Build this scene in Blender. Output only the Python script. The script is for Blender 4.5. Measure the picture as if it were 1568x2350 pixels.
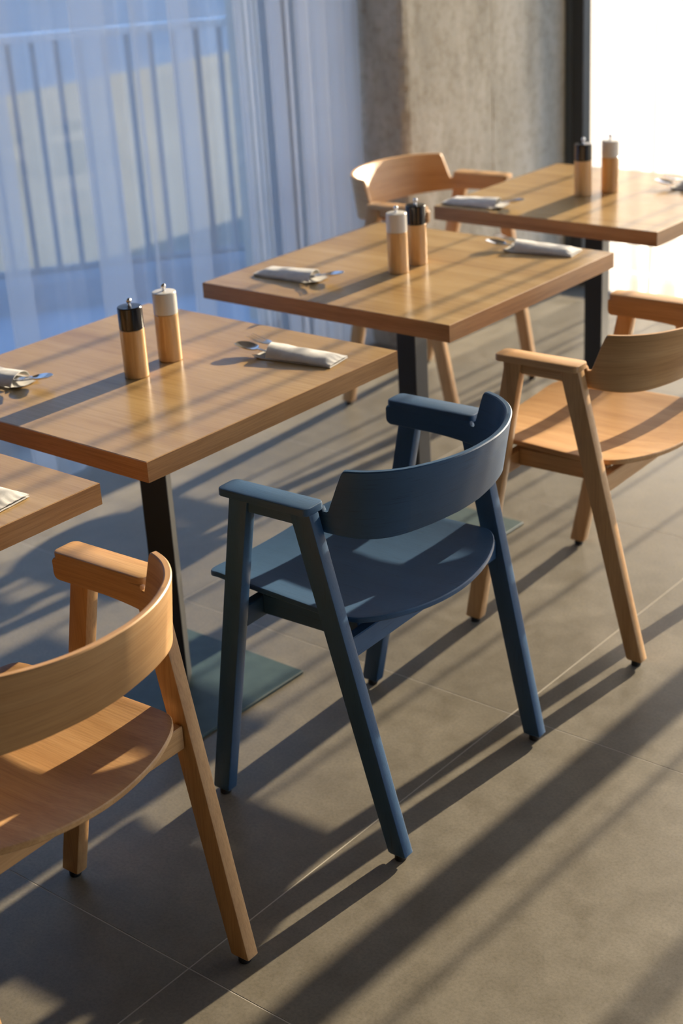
import bpy, bmesh, math, random
from mathutils import Vector, Matrix, noise

for _o in list(bpy.data.objects):
    bpy.data.objects.remove(_o, do_unlink=True)
sc = bpy.context.scene
COL = sc.collection
R = math.radians

# ------------------------------------------------------------------ camera
# world axes: +X = from the left window into the room, +Y = along the row of tables towards the far window
F_PX = 3515.2
cam_d = bpy.data.cameras.new('camera')
cam = bpy.data.objects.new('camera', cam_d)
COL.objects.link(cam)
sc.camera = cam
_yaw, _pit, _rol = R(-40.535), R(23.676), R(-3.4535)
_f = Vector((math.sin(_yaw) * math.cos(_pit), math.cos(_yaw) * math.cos(_pit), -math.sin(_pit)))
_r = Vector((math.cos(_yaw), -math.sin(_yaw), 0))
_u = _r.cross(_f)
_r2 = math.cos(_rol) * _r + math.sin(_rol) * _u
_u2 = -math.sin(_rol) * _r + math.cos(_rol) * _u
cam.matrix_world = Matrix(((_r2.x, _u2.x, -_f.x, 0), (_r2.y, _u2.y, -_f.y, 0), (_r2.z, _u2.z, -_f.z, 1.76), (0, 0, 0, 1)))
cam_d.sensor_fit = 'VERTICAL'
cam_d.sensor_height = 36.0
cam_d.sensor_width = 24.0
cam_d.lens = F_PX / 2350 * 36.0
cam_d.clip_start = 0.05
cam_d.clip_end = 300
cam_d.dof.use_dof = True
cam_d.dof.focus_distance = 2.62
cam_d.dof.aperture_fstop = 3.8

# ------------------------------------------------------------------ world, sun, exposure
SUN_T = 0.305                       # tangent of the sun's elevation
wd = bpy.data.worlds.new('world')
sc.world = wd
wd.use_nodes = True
_nt = wd.node_tree
_bg = _nt.nodes['Background']
_tc = _nt.nodes.new('ShaderNodeTexCoord')
_sx = _nt.nodes.new('ShaderNodeSeparateXYZ')
_cr = _nt.nodes.new('ShaderNodeValToRGB')
_nt.links.new(_tc.outputs['Generated'], _sx.inputs[0])
_nt.links.new(_sx.outputs['Z'], _cr.inputs[0])
_cr.color_ramp.elements[0].position = 0.0
_cr.color_ramp.elements[0].color = (0.66, 0.81, 1.0, 1)
_cr.color_ramp.elements[1].position = 0.75
_cr.color_ramp.elements[1].color = (0.20, 0.44, 0.92, 1)
_nt.links.new(_cr.outputs[0], _bg.inputs[0])
_bg.inputs[1].default_value = 2.6

sun_d = bpy.data.lights.new('sun', 'SUN')
sun = bpy.data.objects.new('sun', sun_d)
COL.objects.link(sun)
sun_d.energy = 21.5
sun_d.color = (1.0, 0.83, 0.60)
sun_d.angle = R(0.55)
_dir = Vector((-0.020, -1.0, -SUN_T)).normalized()
sun.rotation_euler = _dir.to_track_quat('-Z', 'Y').to_euler()
sun.location = (0, 20, 8)

vs = sc.view_settings
vs.view_transform = 'Standard'
vs.look = 'None'
vs.gamma = 1.0
vs.use_curve_mapping = False
vs.exposure = 0.0
sc.cycles.use_denoising = True
sc.cycles.max_bounces = 7
sc.cycles.diffuse_bounces = 4
sc.cycles.glossy_bounces = 3
sc.cycles.use_adaptive_sampling = True
sc.cycles.adaptive_threshold = 0.07
sc.cycles.transparent_max_bounces = 16
sc.cycles.caustics_reflective = False
sc.cycles.caustics_refractive = False
sc.cycles.sample_clamp_indirect = 6.0


# ------------------------------------------------------------------ material helpers
class NT:
    def __init__(s, name):
        s.m = bpy.data.materials.new(name)
        s.m.use_nodes = True
        s.t = s.m.node_tree
        s.p = s.t.nodes['Principled BSDF']
        s.out = s.t.nodes['Material Output']

    def n(s, typ, **kw):
        x = s.t.nodes.new('ShaderNode' + typ)
        for k, v in kw.items():
            setattr(x, k, v)
        return x

    def l(s, a, b):
        s.t.links.new(a, b)

    def noise(s, vec, scale, detail=4, rough=0.55, dist=0.0):
        x = s.n('TexNoise')
        s.l(vec, x.inputs['Vector'])
        x.inputs['Scale'].default_value = scale
        x.inputs['Detail'].default_value = detail
        x.inputs['Roughness'].default_value = rough
        x.inputs['Distortion'].default_value = dist
        return x.outputs['Fac']

    def mapping(s, vec, scale=(1, 1, 1), loc=None):
        x = s.n('Mapping')
        s.l(vec, x.inputs['Vector'])
        x.inputs['Scale'].default_value = scale
        if loc is not None:
            s.l(loc, x.inputs['Location'])
        return x.outputs[0]

    def ramp(s, fac, stops):
        x = s.n('ValToRGB')
        e = x.color_ramp.elements
        while len(e) < len(stops):
            e.new(0.5)
        for el, (p, c) in zip(e, stops):
            el.position = p
            el.color = (*c, 1) if len(c) == 3 else c
        s.l(fac, x.inputs[0])
        return x.outputs[0]

    def mix(s, a, b, fac, mode='MIX'):
        x = s.n('Mix', data_type='RGBA', blend_type=mode)
        for v, i in ((a, 6), (b, 7)):
            if isinstance(v, tuple):
                x.inputs[i].default_value = (*v, 1)
            else:
                s.l(v, x.inputs[i])
        if isinstance(fac, (int, float)):
            x.inputs[0].default_value = fac
        else:
            s.l(fac, x.inputs[0])
        return x.outputs[2]

    def bump(s, h, strength, dist=0.002):
        x = s.n('Bump')
        x.inputs['Strength'].default_value = strength
        x.inputs['Distance'].default_value = dist
        s.l(h, x.inputs['Height'])
        s.l(x.outputs[0], s.p.inputs['Normal'])

    def grain(s):
        a = s.n('Attribute', attribute_name='grain')
        o = s.n('ObjectInfo')
        mm = s.n('Math', operation='MULTIPLY')
        mm.inputs[1].default_value = 13.0
        s.l(o.outputs['Random'], mm.inputs[0])
        c = s.n('CombineXYZ')
        for i in range(3):
            s.l(mm.outputs[0], c.inputs[i])
        ad = s.n('VectorMath', operation='ADD')
        s.l(a.outputs['Vector'], ad.inputs[0])
        s.l(c.outputs[0], ad.inputs[1])
        return ad.outputs[0]


def simple(name, col, rough=0.5, metal=0.0, spec=0.5):
    k = NT(name)
    k.p.inputs['Base Color'].default_value = (*col, 1)
    k.p.inputs['Roughness'].default_value = rough
    k.p.inputs['Metallic'].default_value = metal
    k.p.inputs['Specular IOR Level'].default_value = spec
    return k.m


def wood(name, dark, mid, light, rough=0.42, stretch=(1.3, 22, 22), fine=(10, 330, 330), fine_amt=0.35, bump=0.25, spec=0.4, rings=True):
    k = NT(name)
    g = k.grain()
    big = k.noise(k.mapping(g, stretch), 1.0, 5, 0.6, 0.7)
    col = k.ramp(big, [(0.28, dark), (0.5, mid), (0.72, light)])
    fn = k.noise(k.mapping(g, fine), 1.0, 3, 0.6, 0.2)
    fr = k.ramp(fn, [(0.35, (0.55, 0.50, 0.45)), (0.56, (1, 1, 1))])
    col = k.mix(col, fr, fine_amt, 'MULTIPLY')
    blot = k.noise(k.mapping(g, (2.2, 5, 5)), 1.0, 3)
    col = k.mix(col, k.ramp(blot, [(0.3, (0.80, 0.77, 0.74)), (0.7, (1.0, 1.0, 1.0))]), 0.7, 'MULTIPLY')
    k.l(col, k.p.inputs['Base Color'])
    k.p.inputs['Roughness'].default_value = rough
    k.p.inputs['Specular IOR Level'].default_value = spec
    k.bump(fn, bump, 0.0006)
    return k.m


M = {}
M['oak'] = wood('oak_chair_wood', (0.46, 0.250, 0.098), (0.56, 0.325, 0.140), (0.63, 0.385, 0.180))
M['oak_end'] = wood('plywood_edge', (0.40, 0.22, 0.10), (0.55, 0.33, 0.17), (0.62, 0.40, 0.22))
M['laminate'] = wood('oak_laminate', (0.33, 0.200, 0.080), (0.42, 0.274, 0.118), (0.49, 0.335, 0.155), rough=0.22,
                     stretch=(1.0, 9, 9), fine=(5, 190, 190), fine_amt=0.30, bump=0.10, spec=0.5)
M['band'] = wood('oak_edge_band', (0.32, 0.160, 0.058), (0.41, 0.215, 0.084), (0.47, 0.260, 0.108), rough=0.38,
                 stretch=(1.2, 40, 40), fine=(12, 420, 420), fine_amt=0.5, bump=0.12)
M['mill_wood'] = wood('beech_mill_wood', (0.52, 0.29, 0.110), (0.66, 0.40, 0.170), (0.74, 0.48, 0.23), rough=0.16,
                      stretch=(2.5, 40, 40), fine=(20, 300, 300), fine_amt=0.2, bump=0.05, spec=0.6)


def blue_paint():
    k = NT('blue_stained_oak')
    g = k.grain()
    fn = k.noise(k.mapping(g, (16, 420, 420)), 1.0, 4, 0.65, 0.3)
    big = k.noise(k.mapping(g, (3, 14, 14)), 1.0, 3)
    c = k.ramp(big, [(0.3, (0.026, 0.072, 0.146)), (0.7, (0.033, 0.088, 0.176))])
    c = k.mix(c, k.ramp(fn, [(0.30, (0.35, 0.35, 0.4)), (0.42, (1, 1, 1))]), 0.55, 'MULTIPLY')
    k.l(c, k.p.inputs['Base Color'])
    k.p.inputs['Roughness'].default_value = 0.44
    k.p.inputs['Specular IOR Level'].default_value = 0.35
    k.bump(fn, 0.35, 0.0008)
    return k.m


M['blue'] = blue_paint()
M['rubber'] = simple('black_glide_plastic', (0.012, 0.012, 0.013), 0.6)
M['steel'] = simple('brushed_cutlery_steel', (0.62, 0.62, 0.62), 0.2, 1.0)
M['chrome'] = simple('polished_chrome', (0.8, 0.8, 0.8), 0.1, 1.0)
M['black_gloss'] = simple('black_lacquer', (0.008, 0.008, 0.009), 0.16)
M['white_gloss'] = simple('white_lacquer', (0.62, 0.60, 0.55), 0.22)
M['post'] = simple('black_powder_coat', (0.016, 0.017, 0.019), 0.42)
M['frame'] = simple('anthracite_aluminium', (0.028, 0.032, 0.037), 0.4)
M['frame_light'] = simple('blue_grey_aluminium', (0.05, 0.065, 0.08), 0.4)
M['wall'] = simple('warm_plaster', (0.38, 0.32, 0.26), 0.9)
M['ceil'] = simple('dark_exposed_ceiling_paint', (0.22, 0.20, 0.18), 0.9)


def plate_mat():
    k = NT('dark_teal_steel_plate')
    ge = k.n('NewGeometry')
    nz = k.noise(ge.outputs['Position'], 22, 5)
    c = k.ramp(nz, [(0.35, (0.030, 0.062, 0.066)), (0.75, (0.048, 0.088, 0.090))])
    k.l(c, k.p.inputs['Base Color'])
    k.p.inputs['Roughness'].default_value = 0.5
    return k.m


M['plate'] = plate_mat()


def floor_mat():
    k = NT('grey_beige_porcelain')
    ge = k.n('NewGeometry')
    oi = k.n('ObjectInfo')
    pos = ge.outputs['Position']
    a = k.noise(pos, 2.2, 6, 0.6, 0.4)
    b = k.noise(pos, 14, 5, 0.65, 0.3)
    f = k.noise(pos, 160, 3, 0.7)
    c = k.ramp(a, [(0.30, (0.150, 0.134, 0.102)), (0.55, (0.180, 0.162, 0.125)), (0.78, (0.212, 0.194, 0.155))])
    c = k.mix(c, k.ramp(b, [(0.30, (0.80, 0.79, 0.77)), (0.55, (1, 1, 1)), (0.75, (1.15, 1.14, 1.12))]), 0.8, 'MULTIPLY')
    c = k.mix(c, k.ramp(f, [(0.30, (0.72, 0.72, 0.72)), (0.55, (1, 1, 1)), (0.75, (1.12, 1.12, 1.12))]), 0.8, 'MULTIPLY')
    rr = k.ramp(oi.outputs['Random'], [(0, (0.95, 0.95, 0.95)), (1, (1.04, 1.04, 1.04))])
    c = k.mix(c, rr, 1.0, 'MULTIPLY')
    k.l(c, k.p.inputs['Base Color'])
    ro = k.ramp(b, [(0.3, (0.34, 0.34, 0.34)), (0.7, (0.44, 0.44, 0.44))])
    k.l(ro, k.p.inputs['Roughness'])
    k.p.inputs['Specular IOR Level'].default_value = 0.5
    k.bump(f, 0.12, 0.0008)
    return k.m


M['floor'] = floor_mat()
M['grout'] = simple('pale_grout', (0.42, 0.39, 0.33), 0.9)


def concrete_mat():
    k = NT('raw_cast_concrete')
    ge = k.n('NewGeometry')
    pos = ge.outputs['Position']
    st = k.mapping(pos, (3.5, 3.5, 1.1))
    a = k.noise(st, 1.6, 7, 0.62, 0.5)
    b = k.noise(pos, 30, 6, 0.7, 0.2)
    v = k.n('TexVoronoi')
    k.l(pos, v.inputs['Vector'])
    v.inputs['Scale'].default_value = 38
    c = k.ramp(a, [(0.25, (0.33, 0.298, 0.232)), (0.5, (0.48, 0.438, 0.352)), (0.75, (0.57, 0.528, 0.44))])
    c = k.mix(c, k.ramp(b, [(0.30, (0.68, 0.63, 0.54)), (0.55, (1, 1, 1))]), 0.75, 'MULTIPLY')
    pit = k.ramp(v.outputs['Distance'], [(0.06, (0.55, 0.5, 0.45)), (0.14, (1, 1, 1))])
    c = k.mix(c, pit, 0.5, 'MULTIPLY')
    k.l(c, k.p.inputs['Base Color'])
    k.p.inputs['Roughness'].default_value = 0.9
    h = k.n('Math', operation='ADD')
    k.l(b, h.inputs[0])
    k.l(a, h.inputs[1])
    k.bump(h.outputs[0], 0.6, 0.006)
    return k.m


M['concrete'] = concrete_mat()


def cloth(name, col, trans, diff_share):
    k = NT(name)
    t = k.t
    t.nodes.remove(k.p)
    tr = k.n('BsdfTransparent')
    tl = k.n('BsdfTranslucent')
    df = k.n('BsdfDiffuse')
    tl.inputs[0].default_value = (*col, 1)
    df.inputs[0].default_value = (*col, 1)
    m1 = k.n('MixShader')
    m2 = k.n('MixShader')
    m1.inputs[0].default_value = diff_share
    k.l(tl.outputs[0], m1.inputs[1])
    k.l(df.outputs[0], m1.inputs[2])
    m2.inputs[0].default_value = 1 - trans
    k.l(tr.outputs[0], m2.inputs[1])
    k.l(m1.outputs[0], m2.inputs[2])
    k.l(m2.outputs[0], k.out.inputs[0])
    return k.m


M['voile'] = cloth('white_voile', (0.94, 0.93, 0.92), 0.58, 0.30)
M['voile_far'] = cloth('white_voile_far', (0.95, 0.92, 0.88), 0.66, 0.10)


def glass_mat():
    k = NT('window_glass')
    k.t.nodes.remove(k.p)
    tr = k.n('BsdfTransparent')
    gl = k.n('BsdfGlossy')
    gl.inputs['Roughness'].default_value = 0.02
    mx = k.n('MixShader')
    mx.inputs[0].default_value = 0.06
    k.l(tr.outputs[0], mx.inputs[1])
    k.l(gl.outputs[0], mx.inputs[2])
    k.l(mx.outputs[0], k.out.inputs[0])
    return k.m


M['glass'] = glass_mat()


def napkin_mat():
    k = NT('grey_paper_napkin')
    a = k.n('TexCoord')
    nz = k.noise(a.outputs['Object'], 60, 4)
    fi = k.noise(a.outputs['Object'], 900, 2)
    c = k.ramp(nz, [(0.3, (0.56, 0.55, 0.52)), (0.7, (0.66, 0.65, 0.62))])
    k.l(c, k.p.inputs['Base Color'])
    k.p.inputs['Roughness'].default_value = 0.85
    k.bump(fi, 0.25, 0.0006)
    return k.m


M['napkin'] = napkin_mat()


def ground_mat():
    k = NT('dry_grass_ground')
    ge = k.n('NewGeometry')
    nz = k.noise(ge.outputs['Position'], 0.5, 5)
    c = k.ramp(nz, [(0.3, (0.060, 0.074, 0.058)), (0.7, (0.105, 0.118, 0.090))])
    k.l(c, k.p.inputs['Base Color'])
    k.p.inputs['Roughness'].default_value = 0.95
    return k.m


M['ground'] = ground_mat()
M['terrace'] = simple('terrace_paving_shade_blue', (0.28, 0.37, 0.48), 0.8)  # blue of sky-lit shade put into the paving's base colour
M['rail'] = simple('railing_grey_blue_steel', (0.12, 0.17, 0.23), 0.5)
M['rail_top'] = simple('railing_pale_handrail', (0.85, 0.86, 0.88), 0.5)
M['facade'] = simple('render_shade_blue', (0.32, 0.40, 0.50), 0.9)  # blue cast of the shaded wall painted into its colour
M['facade_dark'] = simple('facade_window_glass', (0.06, 0.08, 0.10), 0.2)


# ------------------------------------------------------------------ mesh helpers
def finish(bm, axis=0, angle=35, smooth=True):
    bm.normal_update()
    lim = R(angle)
    for f in bm.faces:
        f.smooth = smooth
    for e in bm.edges:
        if len(e.link_faces) == 2:
            e.smooth = e.calc_face_angle(0.0) < lim
    return bm


def obj(name, bm, mat, parent=None, axis=0, angle=35, grain=None, smooth=True):
    """bmesh -> one mesh object; writes the grain vector attribute used by the wood materials"""
    bmesh.ops.recalc_face_normals(bm, faces=bm.faces[:]) if name not in NO_RECALC else None
    finish(bm, axis, angle, smooth)
    me = bpy.data.meshes.new(name)
    bm.to_mesh(me)
    bm.free()
    me.materials.append(M[mat] if isinstance(mat, str) else mat)
    at = me.attributes.new('grain', 'FLOAT_VECTOR', 'POINT')
    n = len(me.vertices)
    co = [0.0] * (n * 3)
    me.vertices.foreach_get('co', co)
    out = []
    for i in range(n):
        x, y, z = co[3 * i:3 * i + 3]
        if grain is not None:
            out += list(grain[i])
        elif axis == 0:
            out += [x, y, z]
        elif axis == 1:
            out += [y, x, z]
        else:
            out += [z, x, y]
    at.data.foreach_set('vector', out)
    o = bpy.data.objects.new(name, me)
    COL.objects.link(o)
    if parent:
        o.parent = parent
    return o


NO_RECALC = {'sheer_curtain'}


def empty(name, loc=(0, 0, 0), rz=0.0):
    o = bpy.data.objects.new(name, None)
    o.empty_display_size = 0.1
    COL.objects.link(o)
    o.location = loc
    o.rotation_euler = (0, 0, rz)
    return o


def tag(o, label=None, cat=None, group=None, kind=None):
    if label:
        o['label'] = label
    if cat:
        o['category'] = cat
    if group:
        o['group'] = group
    if kind:
        o['kind'] = kind
    return o


def copy_tree(o, parent=None):
    c = o.copy()
    COL.objects.link(c)
    c.parent = parent
    for ch in o.children:
        copy_tree(ch, c)
    return c


def loft(rings, caps=True, closed=True):
    """rings: lists of points (same count); quads between them"""
    bm = bmesh.new()
    vr = [[bm.verts.new(p) for p in r] for r in rings]
    n = len(rings[0])
    for a, b in zip(vr, vr[1:]):
        for i in range(n if closed else n - 1):
            j = (i + 1) % n
            bm.faces.new((a[i], a[j], b[j], b[i]))
    if caps and closed:
        bm.faces.new(vr[0])
        bm.faces.new(list(reversed(vr[-1])))
    return bm


def box(x0, x1, y0, y1, z0, z1, ch=0.0, seg=2):
    bm = bmesh.new()
    v = [bm.verts.new((x, y, z)) for z in (z0, z1) for y in (y0, y1) for x in (x0, x1)]
    for f in ((0, 2, 3, 1), (4, 5, 7, 6), (0, 1, 5, 4), (2, 6, 7, 3), (0, 4, 6, 2), (1, 3, 7, 5)):
        bm.faces.new([v[i] for i in f])
    if ch > 0:
        bmesh.ops.bevel(bm, geom=bm.edges[:], offset=ch, segments=seg, profile=0.5, affect='EDGES')
    return bm


def rrect(cx, cy, wx, wy, r, seg=4):
    """rounded rectangle outline in plan"""
    pts = []
    for (sx, sy, a0) in ((1, 1, 0), (-1, 1, 90), (-1, -1, 180), (1, -1, 270)):
        for k in range(seg + 1):
            a = R(a0 + 90 * k / seg)
            pts.append((cx + sx * (wx / 2 - r) + r * math.cos(a), cy + sy * (wy / 2 - r) + r * math.sin(a)))
    return pts


def lathe(prof, n=40):
    bm = bmesh.new()
    rings = []
    for r, z in prof:
        if r < 1e-6:
            rings.append([bm.verts.new((0, 0, z))])
        else:
            rings.append([bm.verts.new((r * math.cos(2 * math.pi * i / n), r * math.sin(2 * math.pi * i / n), z)) for i in range(n)])
    for a, b in zip(rings, rings[1:]):
        for i in range(n):
            j = (i + 1) % n
            if len(a) == 1 and len(b) == 1:
                continue
            if len(a) == 1:
                bm.faces.new((a[0], b[i], b[j]))
            elif len(b) == 1:
                bm.faces.new((a[i], a[j], b[0]))
            else:
                bm.faces.new((a[i], a[j], b[j], b[i]))
    return bm


def catmull(pts, per=6):
    out = []
    P = [Vector(p) for p in pts]
    P = [2 * P[0] - P[1]] + P + [2 * P[-1] - P[-2]]
    for i in range(1, len(P) - 2):
        p0, p1, p2, p3 = P[i - 1:i + 3]
        for k in range(per):
            t = k / per
            out.append(0.5 * ((2 * p1) + (-p0 + p2) * t + (2 * p0 - 5 * p1 + 4 * p2 - p3) * t * t + (-p0 + 3 * p1 - 3 * p2 + p3) * t ** 3))
    out.append(P[-2].copy())
    return out


def sstep(a, b, x):
    t = min(1, max(0, (x - a) / (b - a)))
    return t * t * (3 - 2 * t)


# ------------------------------------------------------------------ room shell
U_WIN = -3.72        # inner plane of the left window wall
V_FAR = 5.41         # inner plane of the far window wall
U_R, V_B, H_C = 3.1, -3.6, 3.15
TILE = 1.004
TU0, TV0 = -1.602, 2.402      # one grout crossing

fl = obj('floor', box(U_WIN - 0.3, U_R, V_B, V_FAR + 0.3, -0.12, -0.0004), 'grout')
tag(fl, 'large square grey beige stone tiles with thin pale joints underfoot', 'floor', kind='structure')
_tile_me = None
gap = 0.0030
iu0 = math.floor((U_WIN - 0.3 - TU0) / TILE)
iv0 = math.floor((V_B - TV0) / TILE)
for iu in range(iu0, int((U_R - TU0) / TILE) + 1):
    for iv in range(iv0, int((V_FAR - TV0) / TILE) + 1):
        a0, b0 = TU0 + iu * TILE, TV0 + iv * TILE
        full = a0 >= U_WIN - 0.3 and a0 + TILE <= U_R and b0 >= V_B and b0 + TILE <= V_FAR + 0.3
        if full and _tile_me:
            t = bpy.data.objects.new('tile', _tile_me)
            COL.objects.link(t)
            t.parent = fl
        else:
            x0, x1 = max(a0, U_WIN - 0.3) - a0, min(a0 + TILE, U_R) - a0
            y0, y1 = max(b0, V_B) - b0, min(b0 + TILE, V_FAR + 0.3) - b0
            if x1 - x0 < 0.02 or y1 - y0 < 0.02:
                continue
            bm = box(x0 + gap / 2, x1 - gap / 2, y0 + gap / 2, y1 - gap / 2, -0.01, 0.0)
            t = obj('tile', bm, 'floor', fl, smooth=False)
            if full:
                _tile_me = t.data
        t.location = (a0, b0, 0)

tag(obj('ceiling', box(U_WIN - 0.3, U_R, V_B, V_FAR + 0.3, H_C, H_C + 0.2), 'ceil'), 'plain dark ceiling above the dining room', 'ceiling', kind='structure')
WR0, WR1 = 1.5, 5.1
wr = obj('wall_right', box(U_R, U_R + 0.2, V_B, WR0, 0, H_C), 'wall')
tag(wr, 'plain warm grey wall on the right side of the room', 'wall', kind='structure')
obj('wall_pier', box(U_R, U_R + 0.2, WR1, V_FAR + 0.3, 0, H_C), 'wall', wr, smooth=False)
obj('wall_lintel', box(U_R, U_R + 0.2, WR0, WR1, 2.80, H_C), 'wall', wr, smooth=False)
tag(obj('wall_back', box(U_WIN - 0.3, U_R, V_B - 0.2, V_B, 0, H_C), 'wall'), 'plain warm grey wall behind the viewer', 'wall', kind='structure')

# left window wall: frame with glass (mostly behind the curtain), from V_B to the column
wl = empty('window_1', (U_WIN - 0.16, 0, 0))
tag(wl, 'floor to ceiling window behind the blue tinted sheer curtain', 'window', kind='structure')
_v1 = 4.36


def fpart(parent, name, x0, x1, y0, y1, z0, z1, mat='frame', ch=0.004):
    return obj(name, box(x0, x1, y0, y1, z0, z1, ch), mat, parent, smooth=False)


fpart(wl, 'sill_rail', -0.04, 0.04, 1.20, _v1, 0, 0.06)
fpart(wl, 'head_rail', -0.04, 0.04, 1.20, _v1, 2.72, H_C)
tag(obj('wall_left', box(U_WIN - 0.3, U_WIN, V_B, 1.165, 0, H_C), 'wall'), 'plain warm grey wall beside the left window', 'wall', kind='structure')
mv = [1.2, 2.36, _v1 - 0.04]
for y in mv:
    fpart(wl, 'mullion', -0.04, 0.04, y - 0.035, y + 0.035, 0.06, 2.72)
for a, b in zip(mv, mv[1:]):
    p = obj('pane', box(-0.006, 0.006, a + 0.035, b - 0.035, 0.06, 2.72), 'glass', wl, smooth=False)

# unseen window added in the right wall to light right-facing surfaces
w3 = empty('added_window_3', (U_R + 0.1, 0, 0))
tag(w3, 'tall unseen window added in the right wall for side light', 'window', kind='structure')
fpart(w3, 'sill_rail', -0.04, 0.04, WR0, WR1, 0, 0.06)
fpart(w3, 'head_rail', -0.04, 0.04, WR0, WR1, 2.74, 2.80)
for y in (WR0 + 0.035, (WR0 + WR1) / 2, WR1 - 0.035):
    fpart(w3, 'mullion', -0.04, 0.04, y - 0.035, y + 0.035, 0.06, 2.74)
for a, b in ((WR0, (WR0 + WR1) / 2), ((WR0 + WR1) / 2, WR1)):
    obj('pane', box(-0.006, 0.006, a + 0.07, b - 0.07 + 0.035, 0.06, 2.74), 'glass', w3, smooth=False)

# far window wall
wf = empty('window_2', (0, V_FAR + 0.05, 0))
tag(wf, 'tall sunlit window with dark frame behind the white curtain', 'window', kind='structure')
_u0 = -3.32
fpart(wf, 'jamb', _u0, _u0 + 0.030, -0.050, 0.04, 0, H_C, 'frame_light')
fpart(wf, 'jamb', _u0 + 0.030, _u0 + 0.083, -0.045, 0.04, 0, H_C)
fpart(wf, 'sill_rail', _u0 + 0.083, U_R, -0.04, 0.04, 0, 0.055)
fpart(wf, 'head_rail', _u0 + 0.083, U_R, -0.04, 0.04, 2.86, H_C)
mu = [_u0 + 0.023, -1.290, 0.72, U_R - 0.06]
for x in mu[1:]:
    fpart(wf, 'mullion', x - 0.05, x + 0.05, -0.04, 0.04, 0.055, 2.86)
for a, b in zip(mu, mu[1:]):
    obj('pane', box(a + 0.06, b - 0.05, -0.006, 0.006, 0.055, 2.86), 'glass', wf, smooth=False)


# ------------------------------------------------------------------ concrete column
def column():
    x0, x1, y0, y1 = -4.15, -3.32, 4.36, V_FAR + 0.08
    peri = []
    def seg(ax, ay, bx, by, n):
        for i in range(n):
            t = i / n
            peri.append((ax + (bx - ax) * t, ay + (by - ay) * t))
    seg(x0, y0, x1 - 0.06, y0, 22)
    seg(x1 - 0.06, y0, x1, y0, 9)
    seg(x1, y0, x1, y0 + 0.06, 9)
    seg(x1, y0 + 0.06, x1, y1, 36)
    seg(x1, y1, x0, y1, 6)
    seg(x0, y1, x0, y0, 6)
    rows = 190
    rings = []
    for k in range(rows + 1):
        z = H_C * k / rows
        ring = []
        for (x, y) in peri:
            px, py = x, y
            d = max(x1 - x, y - y0) if False else math.hypot(x1 - x, y - y0)
            ch = 0.004 + 0.012 * (noise.noise(Vector((z * 9, 3.1, 0))) + 1) * 0.6 + 0.012 * noise.noise(Vector((z * 37, 9.7, 0)))
            if d < 0.04:                                   # broken arris
                k1 = max(0.0, 1 - d / 0.028) ** 1.2
                px -= ch * k1 * 0.75
                py += ch * k1 * 0.75
            nn = noise.noise(Vector((x * 14, y * 14, z * 14)))
            n2 = noise.noise(Vector((x * 60, y * 60, z * 60)))
            amp = 0.0014 + 0.0035 * max(0.0, 1 - d / 0.08)
            off = nn * amp + n2 * amp * 0.6
            if abs(x - x1) < 1e-6:
                px += off
            if abs(y - y0) < 1e-6:
                py -= off
            ring.append((px, py, z))
        rings.append(ring)
    bm = loft(rings)
    root = empty('concrete_column', (0, 0, 0))
    tag(root, 'raw concrete column with chipped corner between the two windows', 'column')
    obj('shaft', bm, 'concrete', root, angle=25)
    # thin formwork seam down the sunlit face
    rr = []
    yc = 4.90
    for k in range(120):
        z = H_C * k / 119
        w = 0.004 + 0.004 * max(0, noise.noise(Vector((z * 6, 1.7, 4))))
        h = 0.0008 + 0.0045 * max(0.0, noise.noise(Vector((z * 7, 8.2, 1))))
        y = yc + 0.004 * noise.noise(Vector((z * 3, 2, 2)))
        rr.append([(-3.322, y - w, z), (-3.320 + h, y - w * 0.4, z), (-3.320 + h, y + w * 0.4, z), (-3.322, y + w, z)])
    obj('formwork_seam', loft(rr), 'concrete', root)


column()


# ------------------------------------------------------------------ curtains
def curtain_section(s0, s1, folds, rnd, wave=0.004):
    """folds: (centre, width) -> list of (s, d): a ripple with overlapping S-folds (three layers) at each centre"""
    pts = [(s0, 0.0)]
    cur, d = s0, 0.0
    sg = 1
    for c, w in folds:
        a = c - w / 2
        n = max(2, int((a - cur) / 0.035))
        for i in range(1, n + 1):
            t = i / (n + 1)
            pts.append((cur + (a - cur) * t, d * (1 - sstep(0, 1, t)) + wave * math.sin(3.0 * i + 7 * c) * (1 if 0 < i < n else 0.4)))
        b = c + w / 2
        k = min(1.0, 0.3 + w / 0.05)
        pts += [(a, 0.006), (b - 0.1 * w, 0.012), (b + 0.006, 0.020 * k + 0.006), (b - 0.15 * w, 0.030 * k + 0.006), (a + 0.15 * w, 0.036 * k + 0.006),
                (a - 0.006, 0.046 * k + 0.006), (a + 0.1 * w, 0.056 * k + 0.006), (b, 0.060 * k + 0.006)]
        cur, d = b, 0.060 * k + 0.006
    n = max(2, int((s1 - cur) / 0.04))
    for i in range(1, n + 1):
        t = i / n
        pts.append((cur + (s1 - cur) * t, d * (1 - sstep(0, 1, t)) + wave * math.sin(3.0 * i)))
    return [(p.x, p.y) for p in catmull([(a, b, 0) for a, b in pts], 4)]


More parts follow.
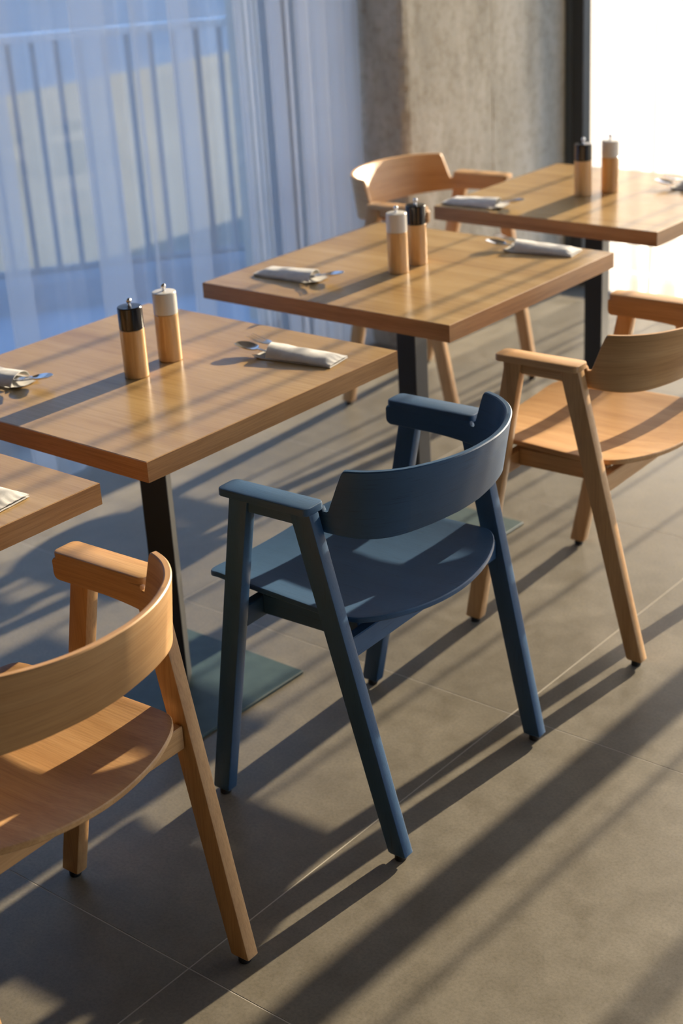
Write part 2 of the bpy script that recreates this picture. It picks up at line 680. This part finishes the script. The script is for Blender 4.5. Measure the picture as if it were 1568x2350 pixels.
def curtain(label, along, plane, sign, s0, s1, folds, mat, z0=0.012, z1=3.08, flare=0.05, seed=1):
    rnd = random.Random(seed)
    sec = curtain_section(s0, s1, folds, rnd)
    bm = bmesh.new()
    zs = [z0, z0 + 0.03, 0.08, 0.14, 0.22, 0.34, 0.5, 0.7, 0.95, 1.25, 1.6, 2.0, 2.5, z1]
    grid = []
    for z in zs:
        row = []
        fb = 1 - sstep(0.0, 0.35, z)
        for (s, d) in sec:
            n1 = noise.noise(Vector((s * 2.2, z * 0.8, seed)))
            ss = s + 0.006 * n1 + 0.014 * fb * noise.noise(Vector((s * 9, z * 7, seed + 5)))
            dd = d * (0.85 + 0.25 * fb) + 0.02 * noise.noise(Vector((s * 1.3, z * 0.35, seed + 2))) + flare * fb * noise.noise(Vector((s * 7, z * 3, seed + 9)))
            q = plane + sign * dd
            row.append(bm.verts.new((ss, q, z) if along == 'x' else (q, ss, z)))
        grid.append(row)
    for a, b in zip(grid, grid[1:]):
        for i in range(len(a) - 1):
            bm.faces.new((a[i], a[i + 1], b[i + 1], b[i]))
    root = empty('sheer_curtain', (s0 if along == 'x' else plane, plane if along == 'x' else s0, 0))
    o = obj('sheer_curtain', bm, mat, None, angle=180)
    bpy.data.objects.remove(root)
    tag(o, label, 'curtain')
    return o


_rnd = random.Random(4)
left_folds = [ (1.1, .05), (1.45, .07), (1.75, .05), (2.05, .08), (2.3, .05),
              (2.55, .06), (2.815, .10), (3.20, .135), (3.385, .02), (3.575, .10), (3.85, .045), (3.93, .02), (4.03, .085), (4.155, .045), (4.235, .065), (4.325, .075), (4.415, .070)]
curtain('blue tinted sheer curtain hanging left of the concrete column', 'y', -3.545, 1, 0.95, 4.325, [(a * 0.9715, b) for a, b in left_folds], 'voile', flare=0.03, seed=3)
far_folds = [(-3.06, .014), (-2.965, .016), (-2.91, .010), (-2.80, .018), (-2.635, .022), (-2.45, .010), (-2.32, .012), (-2.145, .018), (-2.07, .010),
             (-1.86, .010), (-1.262, .014), (-.955, .06), (-.72, .012)]
_x = -.42
while _x < 4.2:
    far_folds.append((_x, _rnd.choice((.015, .02, .03, .03, .06))))
    _x += _rnd.uniform(.12, .3)
curtain('bright white sheer curtain in front of the sunlit far window', 'x', 5.29, -1, -3.125, 3.0, [(a + 0.095, b) for a, b in far_folds if a < 2.7], 'voile_far', flare=0.06, seed=8)


# ------------------------------------------------------------------ outside
gd = obj('ground', box(-60, 60, -40, 80, -0.75, -0.55), 'ground')
tag(gd, 'dry pale grass ground outside beyond the terrace railing', 'ground', kind='structure')
tr_bm = bmesh.new()
_pl = [(-3.95, -4.0), (-3.95, 5.70), (-4.02, 5.70), (-10.6, -3.35), (-10.6, -4.0)]
_vb = [tr_bm.verts.new((x, y, -0.60)) for x, y in _pl]
_vt = [tr_bm.verts.new((x, y, -0.03)) for x, y in _pl]
tr_bm.faces.new(_vt)
tr_bm.faces.new(list(reversed(_vb)))
for i in range(5):
    tr_bm.faces.new((_vb[i], _vb[(i + 1) % 5], _vt[(i + 1) % 5], _vt[i]))
tag(obj('terrace_slab', tr_bm, 'terrace', smooth=False), 'pale concrete terrace floor outside the left window', 'terrace')


def railing():
    a = Vector((-4.05, 5.63, 0))
    d = Vector((math.cos(R(53.9)), math.sin(R(53.9)), 0)) * -1
    root = empty('terrace_railing', a, math.atan2(d.y, d.x))
    tag(root, 'terrace railing with thin upright bars seen through the sheer curtain', 'railing')
    L = 7.5
    obj('kerb', box(0, L, -0.06, 0.06, -0.03, 0.10, 0.004), 'terrace', root, smooth=False)
    obj('bottom_rail', box(0, L, -0.018, 0.018, 0.115, 0.145, 0.003), 'rail', root, smooth=False)
    obj('handrail', box(0, L, -0.025, 0.025, 1.075, 1.11, 0.004), 'rail_top', root, smooth=False)
    me = None
    n = int(L / 0.097)
    for i in range(n + 1):
        if me is None:
            b = obj('bar', box(-0.011, 0.011, -0.011, 0.011, 0.145, 1.075), 'rail', root, smooth=False)
            me = b.data
        else:
            b = bpy.data.objects.new('bar', me)
            COL.objects.link(b)
            b.parent = root
        b.location = (0.03 + i * 0.097, 0, 0)


railing()


def house():
    root = empty('neighbouring_building', (-13.5, 6.0, -0.55), R(0))
    tag(root, 'pale neighbouring building far behind the terrace railing', 'building')
    obj('wall', box(-6, 0, -9, 12, 0, 7.5), 'facade', root, smooth=False)
    obj('roof', box(-6.4, 0.4, -9.4, 12.4, 7.5, 7.8, 0.02), 'frame', root, smooth=False)
    for i in range(6):
        y = -7.6 + i * 3.2
        w = obj('window', box(0.0, 0.06, y, y + 1.3, 1.0, 2.5), 'frame', root, smooth=False)
        g = obj('window_pane', box(0.06, 0.07, y + 0.08, y + 1.22, 1.08, 2.42), 'facade_dark', w, smooth=False)


house()
shade_block = empty('added_shade_block', (0, 0, 0))  # out-of-view block added to keep the sun off the terrace
tag(shade_block, 'unseen block added beyond the column to shade the terrace', 'building')
obj('wall', box(-7.0, -3.9, 9.2, 15.0, -0.55, 5.2), 'facade', shade_block, smooth=False)
obj('roof', box(-7.2, -3.7, 9.0, 15.2, 5.2, 5.45, 0.02), 'frame', shade_block, smooth=False)


# ------------------------------------------------------------------ tables
TZ = 0.74


def table(name_label, u0, u1, v0, v1, post, post_rot, group='square dining tables in a row'):
    cx, cy = (u0 + u1) / 2, (v0 + v1) / 2
    root = empty('dining_table', (cx, cy, 0))
    tag(root, name_label, 'table', group)
    hx, hy = (u1 - u0) / 2, (v1 - v0) / 2
    th = 0.041
    e = 0.0015
    obj('tabletop', box(-hx + e, hx - e, -hy + e, hy - e, TZ - th, TZ, 0.0008, 1), 'laminate', root, axis=0, smooth=False)
    obj('edge_band', box(-hx + e, hx - e, -hy, -hy + e, TZ - th, TZ - 0.0006), 'band', root, axis=0, smooth=False)
    obj('edge_band', box(-hx + e, hx - e, hy - e, hy, TZ - th, TZ - 0.0006), 'band', root, axis=0, smooth=False)
    obj('edge_band', box(-hx, -hx + e, -hy, hy, TZ - th, TZ - 0.0006), 'band', root, axis=1, smooth=False)
    obj('edge_band', box(hx - e, hx, -hy, hy, TZ - th, TZ - 0.0006), 'band', root, axis=1, smooth=False)
    px, py = post[0] - cx, post[1] - cy
    p = obj('post', box(-0.029, 0.029, -0.029, 0.029, 0.008, TZ - th - 0.008, 0.002), 'post', root, smooth=False)
    p.location = (px, py, 0)
    p.rotation_euler = (0, 0, R(post_rot))
    b = obj('base_plate', box(-0.215, 0.215, -0.195, 0.195, 0.0, 0.008, 0.0015, 1), 'plate', root, smooth=False)
    b.location = (px, py, 0)
    m = obj('mounting_plate', box(-0.11, 0.11, -0.11, 0.11, TZ - th - 0.008, TZ - th, 0.001, 1), 'post', root, smooth=False)
    m.location = (px, py, 0)
    for s in (-1, 1):
        a = obj('mounting_arm', box(-0.02, 0.02, 0.05, 0.27, TZ - th - 0.014, TZ - th, 0.003, 1), 'post', root, smooth=False)
        a.location = (px, py, 0)
        a.rotation_euler = (0, 0, R(90 + 90 * s))
    return root


table('oak table at the left edge, nearest the viewer, its corner in view', -2.73, -1.960, 0.890, 1.638, (-2.33, 1.10), 3)
table('oak table in front of the blue chair, black mill nearer than white', -2.730, -1.958, 1.752, 2.508, (-2.312, 2.088), 37)
table('middle oak table with a white capped mill in front of a black one', -2.742, -1.965, 2.712, 3.448, (-2.338, 3.058), 3)
table('oak table farthest back beside the white curtain', -2.715, -1.968, 3.685, 4.378, (-2.352, 4.025), 8)


# ------------------------------------------------------------------ chairs
def chair(mat, endmat):
    root = empty('armchair', (0, 0, 0))

    # legs: lofted rounded rectangles, splayed fore and aft
    def leg(s, top, bot, wt, wb, yt, yb, th=0.027):
        rings = []
        n = 5
        for k in range(n + 1):
            t = k / n
            z = 0.012 + (0.690 - 0.012) * t
            x = bot + (top - bot) * t
            y = s * (yb + (yt - yb) * t)
            rings.append([(a, b, z) for a, b in rrect(x, y, wb + (wt - wb) * t, th, 0.0032, 2)])
        r0 = [(a, b, 0.0125) for a, b in rrect(bot, s * yb, wb - 0.005, th - 0.005, 0.003, 2)]
        for p in range(len(rings[0])):
            rings[0][p] = (rings[0][p][0], rings[0][p][1], 0.016)
        o = obj('leg', loft([r0] + rings), mat, root, axis=2, angle=30)
        g = obj('glide', lathe([(0, 0), (0.0105, 0), (0.0115, 0.002), (0.0115, 0.013), (0, 0.013)], 20), 'rubber', o)
        g.location = (bot, s * yb, 0)
        return o

    for s in (-1, 1):
        leg(s, -0.083, -0.213, 0.043, 0.041, 0.271, 0.256)
        leg(s, 0.056, 0.215, 0.047, 0.040, 0.270, 0.247)

    # bent backrest: one U-shaped shell running into the arms
    half = [(-0.128, 0.2435), (-0.06, 0.2435), (0.02, 0.2435), (0.075, 0.2415), (0.120, 0.231), (0.160, 0.211), (0.197, 0.170), (0.224, 0.108), (0.238, 0.045), (0.2405, 0.0)]
    ctrl = [(x, -y, 0) for x, y in half] + [(x, y, 0) for x, y in reversed(half[:-1])]
    path = catmull(ctrl, 10)
    # refine where the back rises from the arm
    S = [0.0]
    for a, b in zip(path, path[1:]):
        S.append(S[-1] + (b - a).length)
    Ltot = S[-1]

    def at(s):
        s = min(max(s, 0), Ltot)
        lo, hi = 0, len(S) - 1
        while hi - lo > 1:
            m = (lo + hi) // 2
            if S[m] <= s:
                lo = m
            else:
                hi = m
        t = (s - S[lo]) / max(1e-9, S[hi] - S[lo])
        return path[lo].lerp(path[hi], t)

    half_s = Ltot / 2
    samples = []
    k = 0.0
    while k < half_s:
        samples.append(k)
        if k < 0.012:
            k += 0.0015
        elif k < 0.19:
            k += 0.02
        elif k < 0.265:
            k += 0.003
        else:
            k += 0.012
    samples = samples + [half_s] + [Ltot - q for q in reversed(samples)]
    th = 0.0125
    rings, gr = [], []
    for s in samples:
        e = min(s, Ltot - s)                       # distance from the nearer arm end
        p = at(s)
        t = (at(s + 0.003) - at(s - 0.003)).normalized()
        nrm = Vector((t.y, -t.x, 0))               # points outward
        zb = 0.651 - 0.017 * sstep(0.10, 0.34, e)
        # top: arm level, small notch, then sweep up to the back
        zt = 0.6925
        x0 = 0.214
        if e > 0.205:
            zt = 0.6925 - 0.009 * sstep(0.205, 0.209, e)
            if e > x0:
                q = (e - x0) / 0.030
                zt = 0.6835 + 0.0815 * min(1.0, max(0.0, (q - 0.06) * 0.96)) if q < 1.2 else 0.765
                zt = 0.6835 + 0.0815 * (0.18 * sstep(0, 1.2, q) + 0.82 * min(1, max(0, (q - 0.1) / 1.0)))
                if q > 0.88:
                    zt = min(zt, 0.765 - 0.010 * max(0, 1 - (q - 0.88) / 0.42) ** 2)
        # rounded front ends of the arms
        if e < 0.010:
            rr = 0.010 - math.sqrt(max(0, 0.010 ** 2 - (0.010 - e) ** 2))
            zb += rr
            zt -= rr * 0.5
        w = sstep(0.20, 0.48, e)
        lean = 0.30 * w
        c = 0.0022
        pts = [(-th / 2 + c, zb), (-th / 2, zb + c), (-th / 2, zt - c), (-th / 2 + c, zt), (th / 2 - c, zt), (th / 2, zt - c), (th / 2, zb + c), (th / 2 - c, zb)]
        ring = []
        for off, z in pts:
            q = p + nrm * off
            ring.append((q.x + lean * (z - 0.70), q.y, z))
            gr.append((s, z, off))
        rings.append(ring)
    obj('backrest', loft(rings), mat, root, grain=gr, angle=40)

    # arm pads and short rails between the legs
    for s in (-1, 1):
        rings = []
        for (z, ins) in ((0.6885, 0.0008), (0.6893, 0.0), (0.700, 0.0), (0.7022, 0.0008), (0.7032, 0.0028)):
            rings.append([(a, b, z) for a, b in rrect(-0.024, s * 0.2645, 0.208 - 2 * ins, 0.0545 - 2 * ins, 0.013 - ins * 0.5, 5)])
        obj('arm_pad', loft(rings), mat, root, axis=0)
        obj('arm_rail', box(-0.066, 0.040, s * 0.2675 - 0.011, s * 0.2675 + 0.011, 0.663, 0.6885, 0.0015, 1), mat, root, axis=0, smooth=False)

    # seat shell
    out = []
    ctrl = [(-0.262, 0.0), (-0.262, 0.10), (-0.261, 0.165), (-0.252, 0.195), (-0.225, 0.212), (-0.15, 0.219), (-0.04, 0.225), (0.06, 0.229), (0.112, 0.227), (0.140, 0.213), (0.165, 0.180),
            (0.188, 0.125), (0.201, 0.065), (0.206, 0.0)]
    full = ctrl + [(x, -y) for x, y in reversed(ctrl[1:-1])]
    cl = catmull([(x, y, 0) for x, y in full] + [(full[0][0], full[0][1], 0)], 4)[:-1]
    cxs = -0.03

    def seat_z(x, y):
        z = 0.4575 + 0.016 * (abs(y) / 0.225) ** 2.0
        z += 0.006 * sstep(0.10, -0.22, x) if False else 0.006 * (1 - sstep(-0.22, 0.10, x))
        z += 0.010 * sstep(0.08, 0.21, x)
        z -= 0.008 * (1 - sstep(-0.262, -0.215, x))
        return z

    rings_t = [0.0, 0.2, 0.4, 0.58, 0.73, 0.85, 0.94, 0.985, 1.0]
    bm = bmesh.new()
    T = 0.012
    def ringv(f, dz, sh=0.0):
        rv = []
        for p in cl:
            x, y = cxs + (p.x - cxs) * f, p.y * f
            rv.append(bm.verts.new((x, y, seat_z(x, y) + dz)))
        return rv
    ct = bm.verts.new((cxs, 0, seat_z(cxs, 0)))
    cb = bm.verts.new((cxs, 0, seat_z(cxs, 0) - T))
    n = len(cl)
    tops = [ringv(f, 0) for f in rings_t[1:-1]] + [ringv(0.994, -0.0004), ringv(1.0, -0.0025)]
    bots = [ringv(f, -T) for f in rings_t[1:-1]] + [ringv(0.994, -T + 0.0004), ringv(1.0, -T + 0.0025)]
    for i in range(n):
        j = (i + 1) % n
        bm.faces.new((ct, tops[0][i], tops[0][j]))
        bm.faces.new((cb, bots[0][j], bots[0][i]))
        for a, b in zip(tops, tops[1:]):
            bm.faces.new((a[i], b[i], b[j], a[j]))
        for a, b in zip(bots, bots[1:]):
            bm.faces.new((a[j], b[j], b[i], a[i]))
        bm.faces.new((tops[-1][i], bots[-1][i], bots[-1][j], tops[-1][j]))
    obj('seat', bm, mat, root, axis=0, angle=28)

    # under-frame: front and rear cross rails, two side bars
    obj('cross_rail', box(-0.144, -0.122, -0.246, 0.246, 0.400, 0.443, 0.002, 1), mat, root, axis=1, smooth=False)
    obj('cross_rail', box(0.106, 0.128, -0.246, 0.246, 0.400, 0.443, 0.002, 1), mat, root, axis=1, smooth=False)
    for s in (-1, 1):
        obj('side_rail', box(-0.122, 0.106, s * 0.185 - 0.011, s * 0.185 + 0.011, 0.406, 0.448, 0.002, 1), mat, root, axis=0, smooth=False)
    return root


oak = chair('oak', 'oak_end')
oak.location = (-1.742, 1.215, 0)
oak.rotation_euler = (0, 0, R(2.2))
tag(oak, 'oak armchair in the left foreground, cut off by the photo edge', 'chair', 'armchairs at the tables')
c2 = copy_tree(oak)
c2.location = (-1.710, 2.980, 0)
c2.rotation_euler = (0, 0, R(2.0))
tag(c2, 'oak armchair behind the blue one, at the right edge', 'chair')
c3 = copy_tree(oak)
c3.location = (-2.965, 4.035, 0)
c3.rotation_euler = (0, 0, R(184.0))
tag(c3, 'oak armchair beside the concrete column, drawn up to the far table', 'chair')
blue = chair('blue', 'blue')
blue.location = (-1.7137, 2.0914, 0)
blue.rotation_euler = (0, 0, R(2.2))
tag(blue, 'dark blue painted wooden armchair in the middle of the floor', 'chair', 'armchairs at the tables')


# ------------------------------------------------------------------ pepper and salt mills
def mill(capmat):
    root = empty('spice_mill')
    r = 0.0262
    obj('body', lathe([(0, 0.0), (r - 0.002, 0.0), (r, 0.0015), (r, 0.1040), (r - 0.0012, 0.1052), (0, 0.1052)], 48), 'mill_wood', root, axis=2)
    obj('cap', lathe([(0, 0.1056), (r - 0.0010, 0.1056), (r, 0.1066), (r, 0.1515), (r - 0.0012, 0.1532), (r - 0.004, 0.1540), (0, 0.1545)], 48), capmat, root, axis=2)
    prof = [(0, 0.154), (0.0042, 0.154), (0.0042, 0.1565), (0.0030, 0.1575), (0.0030, 0.1600)]
    for k in range(9):
        a = R(-60 + 150 * k / 8)
        prof.append((0.0060 * math.cos(a), 0.1655 + 0.0060 * math.sin(a)))
    prof.append((0, 0.1715))
    obj('knob', lathe(prof, 24), 'chrome', root)
    return root


mb = mill('black_gloss')
mw = mill('white_gloss')
DX, DY = -0.010, 0.012
spots = [(mb, (-2.329, 2.082), 'black capped wooden mill on the table in front of the blue chair'),
         (mw, (-2.346, 2.200), 'white capped wooden mill on the table in front of the blue chair'),
         (mb, (-2.348, 3.109), 'black capped mill half hidden behind a white one on the middle table'),
         (mw, (-2.340, 3.017), 'white capped mill standing in front of a black one on the middle table'),
         (mb, (-2.378, 3.986), 'black capped mill on the farthest table before the dark frame'),
         (mw, (-2.329, 4.061), 'pale capped mill backlit against the white curtain')]
used = set()
for src, (x, y), lab in spots:
    o = src if src not in used else copy_tree(src)
    used.add(src)
    o.location = (x + DX, y + DY, TZ)
    o.rotation_euler = (0, 0, R(hash(lab) % 7 * 37 if False else 40 * len(used)))
    tag(o, lab, 'mill', 'spice mills on the tables')


# ------------------------------------------------------------------ napkin pouches with cutlery
def sheet(nx, ny, fn, thick=0.0011):
    """closed thin sheet from fn(a, b) -> (x, y, z), a, b in 0..1"""
    bm = bmesh.new()
    g = [[Vector(fn(i / nx, j / ny)) for j in range(ny + 1)] for i in range(nx + 1)]
    top = [[bm.verts.new(p) for p in r] for r in g]
    bot = [[bm.verts.new(p - Vector((0, 0, thick))) for p in r] for r in g]
    for i in range(nx):
        for j in range(ny):
            bm.faces.new((top[i][j], top[i + 1][j], top[i + 1][j + 1], top[i][j + 1]))
            bm.faces.new((bot[i][j], bot[i][j + 1], bot[i + 1][j + 1], bot[i + 1][j]))
    for i in range(nx):
        bm.faces.new((top[i][0], bot[i][0], bot[i + 1][0], top[i + 1][0]))
        bm.faces.new((top[i][ny], top[i + 1][ny], bot[i + 1][ny], bot[i][ny]))
    for j in range(ny):
        bm.faces.new((top[0][j], top[0][j + 1], bot[0][j + 1], bot[0][j]))
        bm.faces.new((top[nx][j], bot[nx][j], bot[nx][j + 1], top[nx][j + 1]))
    return bm


def napkin():
    root = empty('napkin_pouch')

    def low(a, b):
        x = -0.100 + 0.197 * a
        y = (b - 0.5) * 0.074
        z = 0.0022 + 0.0008 * noise.noise(Vector((x * 40, y * 60, 1)))
        z += 0.006 * max(0, 1 - a / 0.12) * abs(2 * b - 1) ** 2
        return (x, y, z)

    obj('lower_layer', sheet(20, 10, low, 0.0014), 'napkin', root, angle=60)

    def up(a, b):
        bb = 2 * b - 1
        x = -0.066 + 0.162 * a - 0.022 * (1 - a) * (b)           # slanted mouth
        y = bb * 0.0372
        h = 0.0200 * (1 - 0.55 * a) * (1 - sstep(0.86, 1.0, a) * 0.80)
        z = 0.0050 + h * max(0.0, 1 - abs(bb) ** 2.6) ** 0.75
        z += 0.0016 * noise.noise(Vector((x * 28, y * 45, 3))) + 0.0005 * sstep(0.8, 1.0, a) * math.sin(b * 27)
        return (x, y, z)

    obj('upper_layer', sheet(30, 20, up, 0.0012), 'napkin', root, angle=70)
    return root


def spoon_mesh():
    def fn(a, b):
        x = 0.075 - 0.200 * a                     # handle end (+x) to bowl tip (-x)
        bb = 2 * b - 1
        t = (a - 0.70) / 0.30
        if t > 0:
            w = 0.0198 * math.sqrt(max(0.0, 1 - ((t - 0.52) / 0.52) ** 2)) if t > 0.10 else 0.0
            w = max(w, 0.0040 * (1 - t * 2) if t < 0.5 else 0.0012)
        else:
            w = 0.0075 - 0.0045 * sstep(0.0, 0.62, a) + 0.001 * sstep(0.62, 0.70, a)
        z = 0.0085 + 0.015 * sstep(0.42, 1.0, a) ** 1.1 - 0.002 * (1 - a)
        dep = 0.008 * math.sin(math.pi * min(1, max(0, t))) if t > 0 else 0.0
        z -= dep * (1 - bb * bb)
        return (x, bb * w, z)
    return sheet(44, 8, fn, 0.0014)


def fork_mesh():
    def zc(a):
        return 0.0085 + 0.019 * sstep(0.40, 1.0, a) ** 1.1 - 0.004 * math.sin(math.pi * min(1, max(0, (a - 0.7) / 0.3)))
    def fn(a, b):
        A = a * 0.80
        x = 0.075 - 0.200 * A
        bb = 2 * b - 1
        if A > 0.66:
            w = 0.0030 + 0.0092 * sstep(0.66, 0.76, A)
        else:
            w = 0.0072 - 0.0042 * sstep(0.0, 0.6, A)
        return (x, bb * w, zc(A) + 0.0015 * bb * bb * sstep(0.66, 0.78, A))
    bm = sheet(32, 6, fn, 0.0014)
    for k in range(4):
        y0 = -0.0108 + k * 0.0072
        def tn(a, b):
            A = 0.795 + 0.205 * a
            return (0.075 - 0.200 * A, y0 + (b - 0.5) * (0.0036 - 0.0016 * a), zc(A) + 0.0015 * (y0 / 0.0122) ** 2)
        b2 = sheet(10, 1, tn, 0.0013)
        me = bpy.data.meshes.new('tmp')
        b2.to_mesh(me)
        b2.free()
        bm.from_mesh(me)
        bpy.data.meshes.remove(me)
    return bm


NP = napkin()
SP = obj('spoon', spoon_mesh(), 'steel', None, angle=60)
FK = obj('fork', fork_mesh(), 'steel', None, angle=60)
sets = [((-2.108, 2.360), 9, 'at the right end of the table before the blue chair', 'right'),
        ((-2.600, 1.925), 183, 'at the left end of the table before the blue chair', 'left'),
        ((-2.110, 1.478), 7, 'on the table corner at the lower left photo edge', 'corner'),
        ((-2.572, 2.865), 182, 'at the left end of the middle table', 'midleft'),
        ((-2.135, 3.372), 9, 'at the right end of the middle table', 'midright'),
        ((-2.612, 3.757), 183, 'at the left end of the farthest table', 'farleft'),
        ((-2.095, 4.215), 6, 'at the right photo edge on the farthest table', 'farright')]
for i, ((x, y), a, where, _) in enumerate(sets):
    n_ = NP if i == 0 else copy_tree(NP)
    s_ = SP if i == 0 else copy_tree(SP)
    f_ = FK if i == 0 else copy_tree(FK)
    for o, dx, dy, dr, dz in ((n_, 0, 0, 0, 0), (s_, -0.030, -0.010, 3, 0.0), (f_, -0.022, 0.012, -6, 0.0016)):
        c, s = math.cos(R(a)), math.sin(R(a))
        o.location = (x + c * dx - s * dy, y + s * dx + c * dy, TZ + 0.0004 + dz)
        o.rotation_euler = (0, 0, R(a + dr))
    tag(n_, 'folded grey paper napkin pouch ' + where, 'napkin', 'napkin pouches on the tables')
    tag(s_, 'steel spoon in the napkin ' + where, 'spoon', 'spoons in the napkins')
    tag(f_, 'steel fork in the napkin ' + where, 'fork', 'forks in the napkins')
